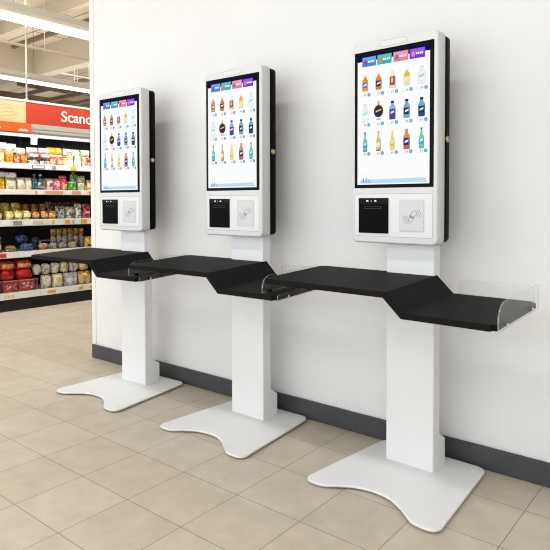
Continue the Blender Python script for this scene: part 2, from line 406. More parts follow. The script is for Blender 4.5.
    for k, (xx, hh) in enumerate(((-.134, .014), (-.127, .020), (-.119, .016), (-.112, .022), (-.104, .015), (-.098, .010))):
        b.poly_xz([(xx-.003, 1.104), (xx+.003, 1.104), (xx+.0015, 1.104+hh), (xx-.0015, 1.104+hh*.9)], Y-4*s, E_('#6fa8dc' if k % 2 else '#93bfe8'))
    for xx, zz in ((-.13, 1.130), (-.112, 1.131), (-.094, 1.128)):
        b.poly_xz([(xx-.003, zz), (xx+.003, zz), (xx+.001, zz+.003), (xx-.002, zz+.003)], Y-2*s, E_('#b8d8ee'))
    return b.build('display_image', None, parent, recalc=False)

def sheet_outline(a0, a1, z0, z1, r0, r1, zs=None):
    """upright sheet: square foot, rounded top corners (in a, z)"""
    pts = [(a0, z0), (a1, z0)]
    n = 8
    for k in range(n+1):
        t = math.radians(90*k/n); pts.append((a1-r1+r1*math.cos(t), z1-r1+r1*math.sin(t)))
    for k in range(n+1):
        t = math.radians(90+90*k/n); pts.append((a0+r0+r0*math.cos(t), z1-r0+r0*math.sin(t)))
    if zs: pts = [(a, z+zs(a)) for a, z in pts]
    return pts

def add_sheet(b, outline, to3, th, edge=True):
    A = [b.bm.verts.new(to3(p, 0)) for p in outline]; B = [b.bm.verts.new(to3(p, th)) for p in outline]
    b.face(A, AC); b.face(list(reversed(B)), AC)
    n = len(A)
    for i in range(n): b.face([A[i], B[i], B[(i+1) % n], A[(i+1) % n]], AC_EDGE if edge else AC)

def make_guard(parent, inset):
    # side screen bolted to the end of the low wing; on the crowded ones it steps in on a low flange
    g = None
    b = MB()
    if inset:
        xi = TR-inset
        add_sheet(b, sheet_outline(TF+.008, TB-.006, TZ2+.004, TZ2+.066, .045, .012, dz), lambda p, t: (xi+t, p[0], p[1]), .004)
        g = b.build('side_guard', None, parent)
        b = MB(); add_sheet(b, sheet_outline(TF+.010, TB-.006, TZ2-.021, TZ2+.002, .002, .002, dz), lambda p, t: (TR+.001+t, p[0], p[1]), .004)
        b.build('edge_strip', None, g)
        for y in (TF+.06, TB-.06):
            b = MB(); b.box((xi-.006, y-.010, TZ2+dz(y)+.0002), (xi-.0002, y+.010, TZ2+dz(y)+.009)); b.build('clip', K_black, g)
    else:
        add_sheet(b, sheet_outline(TF+.010, TB-.002, TZ2-.021, TZ2+.060, .05, .012, dz), lambda p, t: (TR+.001+t, p[0], p[1]), .004)
        g = b.build('side_guard', None, parent)
    for y in (TF+.075, TB-.075):
        b = MB(); b.tube([(TR+.005, y, TZ2-.011+dz(y)), (TR+.009, y, TZ2-.011+dz(y))], [.0055, .0045], K_steel, 10); b.build('bolt', K_steel, g)
    b = MB(); x1 = TR-.012-inset; z0 = TZ2+DZ
    add_sheet(b, sheet_outline(TC2+.022, x1, z0-.018, z0+.052, .018, .018), lambda p, t: (p[0], TB+.001+t, p[1]), .004)
    b.build('rear_guard', None, parent)

def make_kiosk():
    t = empty('self_checkout_kiosk', (0, 0, 0))
    # base plate with a concave front between two feet
    ol = [(-.150, -.030, .04), (-.200, -.537, .032), (-.116, -.537, .07)]
    ol += [(-.075, -.502, .3), (-.030, -.472, .3), (.012, -.458, .4), (.056, -.453, .4), (.100, -.458, .4), (.138, -.474, .3), (.174, -.498, .3), (.206, -.523, .3), (.240, -.553, .09), (.333, -.556, .036), (.289, -.030, .04)]
    out = fillet(ol, 8)
    cx, cy = .06, -.29
    def sc(k, z): return [(x-(x-cx)/max(.01, math.hypot(x-cx, y-cy))*k, y-(y-cy)/max(.01, math.hypot(x-cx, y-cy))*k, z) for x, y in out]
    b = MB(); b.loft([sc(0, .007), sc(0, .0135), sc(.0012, .0152), sc(.0035, .016)], K_white); bp = b.build('base_plate', K_white, t)
    for (x, y) in ((-.172, -.508), (.292, -.530), (.262, -.060), (-.115, -.060)):
        b = MB(); b.lathe([(.013, 0), (.015, .003), (.015, .0075)], (x, y, 0), K_rub, 14); b.build('levelling_foot', K_rub, bp)
    # column with a stepped-back service box at the foot
    prof = [(-.197, .0155), (-.092, .0155), (-.092, .118), (-.146, .150), (-.146, .872), (-.197, .872)]
    b = MB(); b.loft([[(x, y, z) for y, z in prof] for x in (-.050, .148)], K_white, smooth=False)
    es = [e for e in b.bm.edges if abs(e.verts[0].co.z-e.verts[1].co.z) > .02]
    r = bmesh.ops.bevel(b.bm, geom=es, offset=.002, segments=2, affect='EDGES'); b.build('column', K_white, t)
    # worktop: high wing, slope, low wing in one bent board
    up = [(TL, TZ1), (TC1, TZ1), (TC2, TZ2), (TR, TZ2)]
    lo = [(TR, TZ2-TT), (TC2-.009, TZ2-TT), (TC1-.011, TZ1-TT), (TL, TZ1-TT)]
    b = MB(); b.loft([[(x, y, z+dz(y)) for x, z in up+lo] for y in (TF, TB)], K_top, smooth=False)
    es = [e for e in b.bm.edges if abs(e.verts[0].co.x-e.verts[1].co.x) < 1e-5 and abs(e.verts[0].co.y-e.verts[1].co.y) < 1e-5]
    bmesh.ops.bevel(b.bm, geom=es, offset=.014, segments=5, affect='EDGES')
    b.bm.normal_update()
    es = [e for e in b.bm.edges if len(e.link_faces) == 2 and e.calc_face_angle(0) > 1.3]
    bmesh.ops.bevel(b.bm, geom=es, offset=.0022, segments=2, affect='EDGES')
    b.build('worktop', K_top, t)
    # head: white front shell, black rear shell
    def shell(y0, y1, ins, r, ef):
        L = []
        for k in range(5):
            a = PI/2*k/4; q = ef*(1-math.sin(a)); L.append((y0+ef*(1-math.cos(a)) if False else y0+ef*(1-math.cos(PI/2-a)) , q))
        return L
    b = MB(); ef = .007; loops = []
    for k in range(6):
        a = PI/2*k/5; ins = ef*(1-math.sin(a)); y = -.2425+ef*(1-math.cos(a))
        loops.append([(x, y, z) for x, z in rrect(-.181+ins, .181-ins, .870+ins, 1.65-ins, .022-ins*.6)])
    loops.append([(x, -.186, z) for x, z in rrect(-.181, .181, .870, 1.65, .022)])
    loops.append([(x, -.1845, z) for x, z in rrect(-.1795, .1795, .8715, 1.6485, .021)])
    b.loft(loops, K_head); b.build('head_shell', K_head, t)
    b = MB(); loops = [[(x, y, z) for x, z in rrect(-.181+i, .181-i, .876+i, 1.644-i, .02)] for y, i in ((-.1845, .003), (-.1835, .0015), (-.142, .0015), (-.139, .005))]
    b.loft(loops, K_black); rs = b.build('rear_shell', K_black, t)
    b = MB(); b.tube([(.178, -.164, 1.26), (.1835, -.164, 1.26), (.1845, -.164, 1.26)], [.0125, .0125, .010], K_brass, 16); lk = b.build('key_lock', K_brass, rs)
    b = MB(); b.tube([(.1843, -.164, 1.26), (.1852, -.164, 1.26)], [.0055, .005], K_steel, 12); b.box((.1851, -.1645, 1.2565), (.1856, -.1635, 1.2635), K_black)
    b.build('keyhole', None, rs)
    # touch screen
    b = MB(); b.loft([[(x, y, z) for x, z in rrect(-.1695+i, .1655-i, 1.0835+i, 1.6135-i, .003, 2)] for y, i in ((-.2415, 0), (-.2432, 0), (-.2436, .001))], K_glass, smooth=False)
    scr = b.build('touch_screen', K_glass, t); make_display(scr)
    b = MB(); b.ribbon_xz(rrect(-.059, .056, 1.6215, 1.6435, .0105, 8), .0013, -.24285, K_seam, True); b.poly_xz(rrect(-.0585, .0555, 1.622, 1.643, .010, 8), -.2427, mat('pale_sensor_cover', '#dcdcdc', .35)); b.build('sensor_cover', None, t)
    # lower module panel
    b = MB(); b.ribbon_xz(rrect(-.168, .162, .8965, 1.0605, .005, 4), .0016, -.24285, K_seam, True)
    b.poly_xz(rrect(-.1675, .1615, .897, 1.060, .005, 4), -.2427, mat('white_module_panel', '#e3e3e2', .35)); pn = b.build('module_panel', None, t)
    b = MB(); b.loft([[(x, y, z) for x, z in rrect(-.148+i, -.0175-i, .9085+i, 1.0445-i, .002, 2)] for y, i in ((-.2425, 0), (-.2462, 0), (-.2468, .001))], K_black, smooth=False)
    sc_ = b.build('receipt_printer', mat('black_module_plastic', '#080808', .55, spec=.1), pn)
    b = MB(); b.box((-.148, -.2474, 1.0225), (-.0175, -.2468, 1.0442), mat('gloss_black_strip', '#121214', .3, spec=.08))
    for x, w in ((-.108, .010), (-.0905, .004), (-.0725, .009)):
        b.box((x-w/2, -.2478, 1.0305), (x+w/2, -.2474, 1.0365), emitter('white_indicator', '#f4f4f4', .85 if w > .005 else .3))
    b.build('indicator_strip', None, sc_)
    b = MB(); b.ribbon_xz(rrect(-.122, -.048, 1.004, 1.0125, .002, 3), .0012, -.2470, mat('dark_grey_line', '#3a3a3a', .5), True)
    b.poly_xz(rrect(-.050, -.044, 1.003, 1.011, .002, 3), -.2471, K_rub); b.build('paper_slot', None, sc_)
    b = MB(); pad = mat('light_grey_pad', '#d3d4d6', .4)
    b.loft([[(x, y, z) for x, z in rrect(.031+i, .1285-i, .9195+i, 1.0365-i, .003, 3)] for y, i in ((-.2425, 0), (-.2438, 0), (-.2440, .0006))], pad, smooth=False)
    cr = b.build('card_reader_pad', pad, pn)
    ink = mat('grey_ink', '#6c6c70', .6); b = MB(); Y = -.2443
    b.ribbon_xz(rrect(.031, .1285, .9195, 1.0365, .003, 3), .0010, Y, mat('pale_grey_line', '#a8aaad', .5), True)
    cx, cz = .082, .976
    def rt(p, a=-35): a = math.radians(a); return (cx+p[0]*math.cos(a)-p[1]*math.sin(a), cz+p[0]*math.sin(a)+p[1]*math.cos(a))
    b.ribbon_xz([rt((x, z)) for x, z in rrect(-.0085, .0085, -.002, .022, .003, 3)], .0013, Y, ink, True)
    b.ribbon_xz([rt(p) for p in ((-.009, .004), (-.009, -.008), (-.004, -.017), (-.001, -.028), (.007, -.026), (.010, -.012), (.009, -.001), (.003, .004), (.001, -.003))], .0014, Y, ink)
    b.poly_xz([rt(p) for p in ((-.008, .002), (-.003, -.004), (.004, -.004), (.008, -.001), (.006, -.007), (-.005, -.009))], Y+.0001, ink)
    for sg, base in ((1, 25), (-1, 205)):
        for r in (.022, .029, .036):
            b.ribbon_xz([(cx+r*math.cos(math.radians(base+k)), cz+r*math.sin(math.radians(base+k))) for k in range(-28, 29, 7)], .0012, Y, ink)
    b.build('contactless_symbol', None, cr, recalc=False)
    return t

KG = 'self-service kiosks in a row along the white wall'
KP = [(-.2768, .0049, -1.4176, 'white self-checkout kiosk with black worktop, nearest the camera and largest of three'),
      (-1.1053, .0048, .5756, 'white self-checkout kiosk with black worktop, middle one of the three along the wall'),
      (-1.9469, -.0100, 3.1629, 'white self-checkout kiosk with black worktop, farthest one next to the grocery aisle')]
proto = make_kiosk()
roots = [proto, copy_tree(proto), copy_tree(proto)]
for i, (r, (x, yo, rz, lab)) in enumerate(zip(roots, KP)):
    a = math.radians(rz)
    # turned about the point .3 in front of the wall
    r.rotation_euler.z = a
    r.location = (x - .3*math.sin(a), yo - .3 + .3*math.cos(a), 0)
    tag(r, lab, 'kiosk', KG)
    make_guard(r, 0 if i == 0 else .072)

# ------------------------------------------------------------------ grocery shelving
P0 = Vector((-4.617, .351, 0)); TH = math.radians(2.67)
TD = Vector((math.sin(TH), math.cos(TH), 0)); ND = Vector((math.cos(TH), -math.sin(TH), 0))
GROT = PI/2 - TH
def GP(s, d, z): return P0 + TD*s - ND*d + Vector((0, 0, z))
def su(u): return .0105*u + .003        # shelf position from the tag-rail scale

SH = [(.172, .112), (.557, .502), (.860, .802), (1.147, 1.101), (1.397, 1.347)]   # top, bottom of each front rail
M_rail = mat('white_shelf_rail', '#eceae6', .4); M_board = mat('white_shelf_board', '#d8d5cf', .5)
M_back = mat('dark_back_panel', '#191512', .8); M_kick = mat('black_kick_plate', '#121110', .6)
DEP = .44
tagc = {'w': '#f7f6f2', 'g': '#9a9a98', 'l': '#cfcfcb', 'y': '#ecc24a', 'o': '#eda23a', 'p': '#e9a48e', 'r': '#d6452f', 'b': '#a9c3dc', 'k': '#4a5562', 'c': '#efe0b4', 's': '#e88a6a'}
TAGS = [[(4, 5.3, 'y'), (6.5, 8.3, 'y'), (10, 12.3, 'y'), (44, 52, 'o'), (76, 81, 'o'), (88, 90.5, 'o')],
        [(0, 6, 'r'), (18, 31, 'w'), (40, 47, 'w')],
        [(3, 10, 'w'), (12.5, 20.5, 'g'), (22, 30, 'w'), (31, 41, 'l'), (42, 46, 'c'), (49, 51.5, 'y'), (62, 67.5, 'o'), (69.5, 72.5, 'b'), (79, 85.5, 'o'), (90, 92.5, 'o')],
        [(5, 10, 'w'), (11, 24, 'w'), (33.5, 35, 'o'), (36, 41, 'w'), (43, 58, 'p'), (58.5, 60.5, 'o'), (64, 68, 'w'), (70, 79, 'p'), (80, 85, 'w'), (88, 93, 's')],
        [(0, 10, 'w'), (12, 26, 'w'), (30.5, 42.5, 'k'), (31.3, 41.7, 'w'), (50, 54, 'g'), (57, 64, 'w'), (69, 75, 'y'), (83, 91, 'w')]]
def shelf_bay(s0, s1, label):
    t = tag(empty('shelving_bay', GP((s0+s1)/2, DEP/2, 0), GROT), label, 'shelving', 'grocery shelving bays across the aisle')
    o = (s0+s1)/2; h = (s1-s0)/2
    y = lambda d: d - DEP/2                      # local depth, front at -DEP/2
    b = MB(); b.box((-h, y(DEP-.02), .0), (h, y(DEP), 1.78)); b.build('back_panel', M_back, t)
    b = MB(); b.box((-h+.001, y(.012), .0), (h-.001, y(DEP-.021), .112)); b.build('kick_plate', M_kick, t)
    for sx in (-1, 1):
        b = MB(); x = sx*(h-.009); b.box((x-.008, y(.03), .112) if False else (x-.006, y(DEP-.06), .12), (x+.006, y(DEP-.021), 1.76)); b.build('upright', M_kick, t)
    for k, (zt, zb) in enumerate(SH):
        b = MB(); b.box((-h+.001, y(.008), zt-.022), (h-.001, y(DEP-.022), zt-.004)); shf = b.build('shelf', M_board, t)
        b = MB(); b.box((-h+.0005, y(0), zb), (h-.0005, y(.008), zt+.004), bev=.002); b.build('price_rail', M_rail, shf)
        for n, (u0, u1, c) in enumerate(TAGS[k]):
            a0, a1 = su(u0), su(u1)
            if s0 <= (a0+a1)/2 < s1:
                zc = (zt+zb)/2; hh = (zt-zb)*(.36 if k else .22); yy = y(-.001 - (.0008 if (c == 'w' and u0 == 31.3) else 0))
                if c == 'w' and u0 == 31.3: hh *= .7
                b = MB(); b.box((a0-o, yy-.0008, zc-hh), (a1-o, yy+.0005, zc+hh)); b.build('price_tag', mat('paper_tag', tagc[c], .5), shf)
    # canopy with a lit strip
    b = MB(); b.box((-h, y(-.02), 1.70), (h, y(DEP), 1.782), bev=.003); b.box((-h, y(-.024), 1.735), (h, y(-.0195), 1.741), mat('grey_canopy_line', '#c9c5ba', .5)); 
    cn = b.build('canopy', mat('white_canopy_added_glow', '#f3f1ea', .5, emit=.22), t)  # emission added to the panel so it reads as brightly lit
    b = MB(); b.box((-h, y(-.021), 1.682), (h, y(.03), 1.6995)); b.build('grey_lip', mat('grey_lip', '#8f8d88', .5), cn)
    b = MB(); b.box((-h+.002, y(-.018), 1.655), (h-.002, y(.02), 1.6815), bev=.004); b.build('light_strip', emitter('canopy_strip_glow', '#fffef8', 1.0), cn)
    l = bpy.data.lights.new('shelf_lamp', 'AREA'); l.shape = 'RECTANGLE'; l.size = 2*h; l.size_y = .05; l.energy = 5.*h; l.color = (1, .97, .92)
    lo = bpy.data.objects.new('shelf_lamp', l); C.objects.link(lo); lo.location = GP(o, -.10, 1.66); lo.rotation_euler = (math.radians(18), 0, GROT)
shelf_bay(-1.2, .395, 'white grocery shelving bay with red bags on its bottom shelf')
shelf_bay(.3955, 1.9, 'white grocery shelving bay with cream and white bags on its bottom shelf')

# header sign above the canopy
sg = tag(empty('header_sign', GP(.9, -.02, 1.783), GROT), 'red header sign with white Scand lettering above the grocery shelves', 'sign')
red_m = mat('red_sign_board', '#d6452a', .6, noise=.04, scale=4)
b = MB(); b.box((.262-.9, -.0, 0), (1.9-.9, .02, .199)); b.build('sign_board', red_m, sg)
b = MB(); b.box((.262-.9, -.006, .1995), (1.0, .026, .222), bev=.003); b.build('top_rail', white_trim, sg)
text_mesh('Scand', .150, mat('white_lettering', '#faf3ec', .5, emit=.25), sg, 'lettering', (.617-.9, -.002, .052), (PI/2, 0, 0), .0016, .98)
sg2 = tag(empty('picture_board', GP(-.3, -.02, 1.783), GROT), 'cream picture board with faint drawing beside the red sign', 'sign')
b = MB(); b.box((-.9, 0, 0), (.5615, .02, .199)); b.build('board', mat('cream_board', '#ecd9a4', .5, noise=.05, scale=8), sg2)
b = MB(); lm = mat('faint_tan_line', '#d8c48c', .6)
for i in range(6):
    b.ribbon_xz([(.16+.05*k, .03+.027*i+.012*math.sin(k*1.1+i)) for k in range(7)], .006, -.001, lm)
b.build('faint_drawing', lm, sg2, recalc=False)
b = MB(); b.box((-.9, -.006, .1995), (.5615, .026, .222), bev=.003); b.build('top_rail', white_trim, sg2)
os_ = tag(empty('promotion_sign', GP(.02, -.045, 1.69), GROT), 'small orange promotion strip with white script on the canopy', 'sign')
b = MB(); b.box((-.55, 0, 0), (.279, .006, .087)); b.build('sign_board', mat('orange_sign_board', '#ec6f2a', .5), os_)
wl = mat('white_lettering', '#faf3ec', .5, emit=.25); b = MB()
for k, (x, hh) in enumerate(((.165, .016), (.18, .03), (.196, .022), (.21, .018), (.224, .022), (.24, .016))):
    b.ribbon_xz([(x-.006, .012), (x, .012+hh), (x+.006, .014), (x+.010, .02)], .007, -.001, wl)
for x in (-.10, -.06, -.02): b.ribbon_xz([(x-.01, .02), (x, .045), (x+.012, .02)], .008, -.001, wl)
b.build('script_lettering', wl, os_, recalc=False)
# rod that carries the sign
rod = tag(empty('hanging_rod', GP(.275, -.01, 2.006), GROT), 'thin white hanging rod from the ceiling down to the header sign', 'rod')
b = MB(); b.tube([(0, 0, 0), (0, 0, CEIL-2.006)], .0085, white_trim, 8); b.build('rod_tube', white_trim, rod)
b = MB(); b.lathe([(.018, 0), (.018, .008), (.010, .014)], (0, 0, 0), white_trim, 12); b.build('foot_flange', white_trim, rod)
# clear tag holder hanging from the canopy
ch = tag(empty('tag_holder', GP(.335, -.028, 1.58), GROT), 'clear plastic tag holder hanging from the canopy edge', 'holder')
b = MB(); add_sheet(b, sheet_outline(-.035, .035, 0, .075, .008, .008), lambda p, t: (p[0], t, p[1]), .004); b.box((-.031, .0045, .004), (.031, .0055, .070), mat('pale_insert', '#b9bcbd', .5)); b.build('sleeve', None, ch)
b = MB(); b.box((-.008, .0, .0755), (.008, .004, .112)); b.build('clip', AC_EDGE, ch)

# ------------------------------------------------------------------ goods
def spow(v, p): return math.copysign(abs(v)**p, v)
def pouch_mesh(w, d, h, seed, full=.55, crimp=True, wob=.05, flat=.75):
    r = random.Random(seed); n = 20; loops = []
    zs = [0, .03, .12, .28, .45, .6, .75, .88, .96, 1.0]
    ph = [r.uniform(0, 6.28) for _ in range(4)]
    for z in zs:
        dep = d*(1-.0*z) * (min(1, .55+1.6*z) if z < .28 else (1 if z < full else max(.08, 1-((z-full)/(1-full))**1.5*.92)))
        ww = w*(.90+.10*min(1, z/.12)) * (1-.05*math.sin(z*PI)**2)
        lp = []
        for k in range(n):
            a = 2*PI*k/n; x = spow(math.cos(a), flat)*ww/2; y = spow(math.sin(a), .6)*dep/2
            q = 1+wob*math.sin(3*a+ph[0]+z*9)+wob*.8*math.sin(5*a+ph[1]-z*13)
            lp.append((x*(1+(q-1)*.35), y*q, z*h + (0 if z < .02 else wob*h*.25*math.sin(2*a+ph[2]+4*z))))
        loops.append(lp)
    for ax, sz in ((0, w), (1, d)):
        mx_ = max(abs(p[ax]) for l in loops for p in l)/(sz/2)
        loops = [[tuple(v/mx_ if i_ == ax else v for i_, v in enumerate(p)) for p in l] for l in loops]
    top = max(p[2] for l in loops for p in l); mn = min(p[2] for l in loops for p in l)
    loops = [[(x, y, (z-mn)*h/(top-mn)) for x, y, z in l] for l in loops]
    b = MB(); b.loft(loops)
    return b
SEED = [0]
def sd(): SEED[0] += 1; return SEED[0]

def front_patch(w, d, z0, z1, off=.0015, span=.36):
    """label patch lying on the bulged front of a pouch"""
    b = MB(); n = 8; rows = []
    for k in range(3):
        z = z0+(z1-z0)*k/2; row = []
        for i in range(n+1):
            x = (-span+2*span*i/n)*w
            c = min(1, abs(x)/(w/2)); y = -(d/2)*max(0, 1-c**(2/.75))**.30*1.06 - off
            row.append(b.bm.verts.new((x, y, z)))
        rows.append(row)
    for a, c in zip(rows, rows[1:]):
        for i in range(n): b.face([a[i], a[i+1], c[i+1], c[i]], None, True)
    return b

def pouch(name, label, cat, s, dd, z, w, h, d, film, top=None, band=None, group=None, rz=0., full=.55):
    t = tag(empty(name, GP(s, dd, z), GROT+rz), label, cat, group)
    k = sd()
    pouch_mesh(w, d, h, k, full).build('bag', film, t)
    if top:
        b = MB(); r = random.Random(k); n = 9; A = []; B = []
        z0 = h*.80
        for side in (-1, 1):
            row = []
            for i in range(n+1):
                x = (-.47+.94*i/n)*w; row.append((x, side*d*.22+r.uniform(-.006, .006), z0+r.uniform(-.004, .004)))
            A.append(row)
        ridge = [((-.50+1.0*i/n)*w, r.uniform(-.010, .010), h*.99+r.uniform(-.014, .0)) for i in range(n+1)]
        V = [[b.bm.verts.new(p) for p in q] for q in (A[0], ridge, A[1])]
        for a, c in zip(V, V[1:]):
            for i in range(n): b.face([a[i], a[i+1], c[i+1], c[i]], None, False)
        b.build('crimped_top', top, t)
    if band:
        m, z0, z1, sp = band
        front_patch(w, d, h*z0, h*z1, .002, sp).build('label_panel', m, t)
    return t

def carton(name, label, cat, s, dd, z, w, h, d, m, front=None, lid=None, group=None, rz=0.):
    t = tag(empty(name, GP(s, dd, z), GROT+rz), label, cat, group)
    b = MB(); b.box((-w/2, -d/2, 0), (w/2, d/2, h), bev=min(.008, h*.2)); b.build('pack', m, t)
    if front:
        b = MB(); b.box((-w*.36, -d/2-.0012, h*.18), (w*.36, -d/2+.001, h*.78)); b.build('label_panel', front, t)
    if lid:
        b = MB(); b.box((-w/2-.001, -d/2-.001, h*.82), (w/2+.001, d/2+.001, h+.001), bev=.003); b.build('top_flap', lid, t)
    return t

def jar(name, label, cat, s, dd, z, r, h, glass, lid, band, group=None, neck=.8, lidh=.16):
    t = tag(empty(name, GP(s, dd, z), GROT), label, cat, group)
    b = MB(); b.lathe([(r*.9, 0), (r, h*.04), (r, h*(.9-lidh)), (r*neck, h*(1-lidh)), (r*neck, h*(1-lidh)+.002)], (0, 0, 0), None, 16); b.build('jar_body', glass, t)
    b = MB(); b.lathe([(r*neck+.002, h*(1-lidh)), (r*neck+.003, h*.98), (r*neck, h)], (0, 0, 0), None, 16); b.build('lid', lid, t)
    b = MB(); b.lathe([(r+.0012, h*.16), (r+.0012, h*.58)], (0, 0, 0), None, 16, False); b.build('label_band', band, t)
    return t

def bottle(name, label, cat, s, dd, z, r, h, glass, cap, band, group=None):
    t = tag(empty(name, GP(s, dd, z), GROT), label, cat, group)
    b = MB(); b.lathe([(r*.9, 0), (r, h*.04), (r, h*.60), (r*.8, h*.70), (r*.42, h*.80), (r*.38, h*.92)], (0, 0, 0), None, 16); b.build('bottle_body', glass, t)
    b = MB(); b.lathe([(r*.44, h*.90), (r*.46, h*.98), (r*.4, h)], (0, 0, 0), None, 12); b.build('cap', cap, t)
    b = MB(); b.lathe([(r+.0012, h*.14), (r+.0012, h*.50)], (0, 0, 0), None, 16, False); b.build('label_band', band, t)
    return t

def sack(name, label, cat, s, dd, z, w, h, d, m, band=None, group=None, rz=0., knot=None, squash=.75):
    """soft lumpy bag lying on the shelf"""
    t = tag(empty(name, GP(s, dd, z), GROT+rz), label, cat, group)
    k = random.Random(sd()); ph = [k.uniform(0, 6.28) for _ in range(6)]
    b = MB(); loops = []; N = 18
    for i in range(1, 12):
        v = PI*i/12; lp = []
        for j in range(N):
            a = 2*PI*j/N
            q = 1+.07*math.sin(3*a+ph[0]+2*v)+.06*math.sin(4*v+ph[1]+a)+.05*math.sin(5*a-3*v+ph[2])
            rr = math.sin(v)**squash
            lp.append((spow(math.cos(a), .8)*rr*w/2*q, spow(math.sin(a), .8)*rr*d/2*q, h/2-spow(math.cos(v), .8)*h/2))
        loops.append(lp)
    mn = min(p[2] for l in loops for p in l)
    loops = [[(x, y, zz-mn) for x, y, zz in l] for l in loops]
    for ax, sz in ((0, w), (1, d)):
        mx_ = max(abs(p[ax]) for l in loops for p in l)/(sz/2)
        loops = [[tuple(v/mx_ if i_ == ax else v for i_, v in enumerate(p)) for p in l] for l in loops]
    top = max(p[2] for l in loops for p in l); loops = [[(x, y, zz*h/top) for x, y, zz in l] for l in loops]
    b.loft(loops); b.build('bag', m, t)
    if knot:
        b = MB(); zt = h; b.lathe([(.004, zt-.006), (.010, zt+.004), (.016+k.uniform(0, .006), zt+.020)], (k.uniform(-.01, .01), 0, 0), None, 9); b.build('twisted_neck', knot, t)
    if band:
        b = MB(); n = 8; rows = []
        for kk in (0, .5, 1):
            row = []
            for i in range(n+1):
                a = -PI/2 + (-.85+1.7*i/n); v = PI*(.40+.22*kk); rr = math.sin(v)**squash*1.0
                row.append(b.bm.verts.new((spow(math.cos(a), .8)*rr*w/2, spow(math.sin(a), .8)*rr*d/2, h/2-spow(math.cos(v), .8)*h/2-mn)))
            rows.append(row)
        for a_, c_ in zip(rows, rows[1:]):
            for i in range(n): b.face([a_[i], a_[i+1], c_[i+1], c_[i]], None, True)
        b.build('label_panel', band, t)
    return t

W_ = '#f4f1ec'
film = lambda *a: printed(*a)
S1, S2, S3, S4, S5 = SH[4][0], SH[3][0], SH[2][0], SH[1][0], SH[0][0]
G1 = 'packs on the top shelf'; G2 = 'packs on the second shelf'; G3 = 'bags on the third shelf'; G4 = 'goods on the fourth shelf'; G5 = 'bags on the bottom shelf'

# --- top shelf
e = .001
carton('food_pack', 'cream window pack at the open end of the top shelf', 'pack', su(-2.3), .07, S1+e, .085, .095, .09, film('#e2c48e', '#c99a4c', '#f0dfb8'), None, None, G1)
carton('food_pack', 'pale tan window pack beside the amber pack on the top shelf', 'pack', su(4.6), .07, S1+e, .045, .098, .09, film('#e0bc7a', '#cfa050', '#eed9a8'), None, None, G1)
carton('food_pack', 'deep amber pack under the white bag on the top shelf', 'pack', su(11.4), .07, S1+e, .070, .100, .09, film('#c98a22', '#b06a14', '#dca838'), None, None, G1)
carton('food_pack', 'reddish brown pack next to the amber pack, top shelf', 'pack', su(18.2), .07, S1+e, .060, .085, .09, film('#b5593c', '#7d4a34', '#d8935a'), film('#c98868', '#84503c', '#dcb49a'), None, G1)
carton('food_pack', 'orange and brown patterned pack under white crumpled film, top shelf', 'pack', su(24.6), .07, S1+e, .065, .080, .09, film('#c07a3a', '#7a5236', '#e0a040'), None, None, G1)
WB = film(W_, '#e6dfd6', '#fbfaf7')
pouch('bread_bag', 'large white bag with red curved print lying across packs, top shelf', 'bag', su(3.5), .075, S1+.103, .150, .092, .085, film('#f5f1ea', '#e8ddd0', '#fdfcfa'), WB, (mat('red_print', '#d05a3a', .4), .22, .34, .33), G1)
pouch('bread_bag', 'white bag with small red mark beside the curved print bag', 'bag', su(14.8), .075, S1+.103, .085, .085, .08, WB, WB, (mat('red_print', '#d05a3a', .4), .30, .42, .16), G1)
pouch('bread_bag', 'plain white crumpled bag on the orange brown pack, top shelf', 'bag', su(23.2), .075, S1+.090, .085, .065, .08, WB, WB, None, G1)
for nm, u, w in (('nearer the tag holder', 33.5, .112), ('beside the yellow packs', 44.5, .100)):
    s = su(u)
    carton('flat_pack', 'dark and grey flat pack, bottom of the stack '+nm, 'pack', s, .07, S1+e, w, .038, .09, film('#a8a49c', '#35302e', '#d9d6ce'), None, None, G1)
    carton('flat_pack', 'black edged pack in the middle of the stack '+nm, 'pack', s, .07, S1+.041, w*.97, .026, .09, film('#3a3634', '#1d1b1b', '#8a857e'), None, None, G1)
    carton('flat_pack', 'red striped flat pack high in the stack '+nm, 'pack', s, .07, S1+.069, w*.98, .036, .09, film('#dd5c48', '#c23a30', '#f2c6b6'), mat('pale_label', '#f3e4dc', .5), None, G1)
    pouch('bread_bag', 'white film bag topping the stack '+nm, 'bag', s, .07, S1+.107, w*.98, .060, .085, film('#f0ece8', '#d9d6d8', '#fbfaf9'), WB, (mat('blue_grey_print', '#b6bccb', .4), .25, .45, .38), G1)
for k, (u, q) in enumerate(((52, 'beside the striped stacks'), (59.3, 'beside the pale jars'))):
    carton('food_pack', 'orange red pack at shelf level under yellow pack '+q, 'pack', su(u), .07, S1+e, .073, .075, .09, film('#d8492a', '#b8341e', '#ee9a6a'), mat('peach_label', '#f0b48c', .5), None, G1)
    pouch('snack_pouch', 'white and pink crumpled bag between red and yellow packs '+q, 'bag', su(u)+.004, .07, S1+.077, .075, .034, .085, film('#f3d9d0', '#e8a898', '#faf3ee'), None, None, G1)
    pouch('snack_pouch', 'golden yellow pouch on the stack '+q, 'bag', su(u), .075, S1+.112, .076, .068, .085, film('#f0b428', '#e88c1e', '#f8d860'), film('#f5efe8', '#e8c8b8', '#ffffff'), None, G1)
jar('sauce_jar', 'slim ochre jar between orange pack and pale jars, top shelf', 'jar', su(65.5), .07, S1+e, .026, .098, film('#d6b248', '#b88a2a', '#ecd890'), mat('ochre_lid', '#c8a44a', .4), mat('cream_label', '#efe3bc', .5), G1)
jar('sauce_jar', 'yellow green jar with pale label under purple print bag', 'jar', su(71.3), .07, S1+e, .036, .105, film('#d8cc6a', '#b4a83c', '#f0ebb8'), mat('cream_lid', '#e8e2c8', .4), mat('cream_label', '#efe9cc', .5), G1, .95)
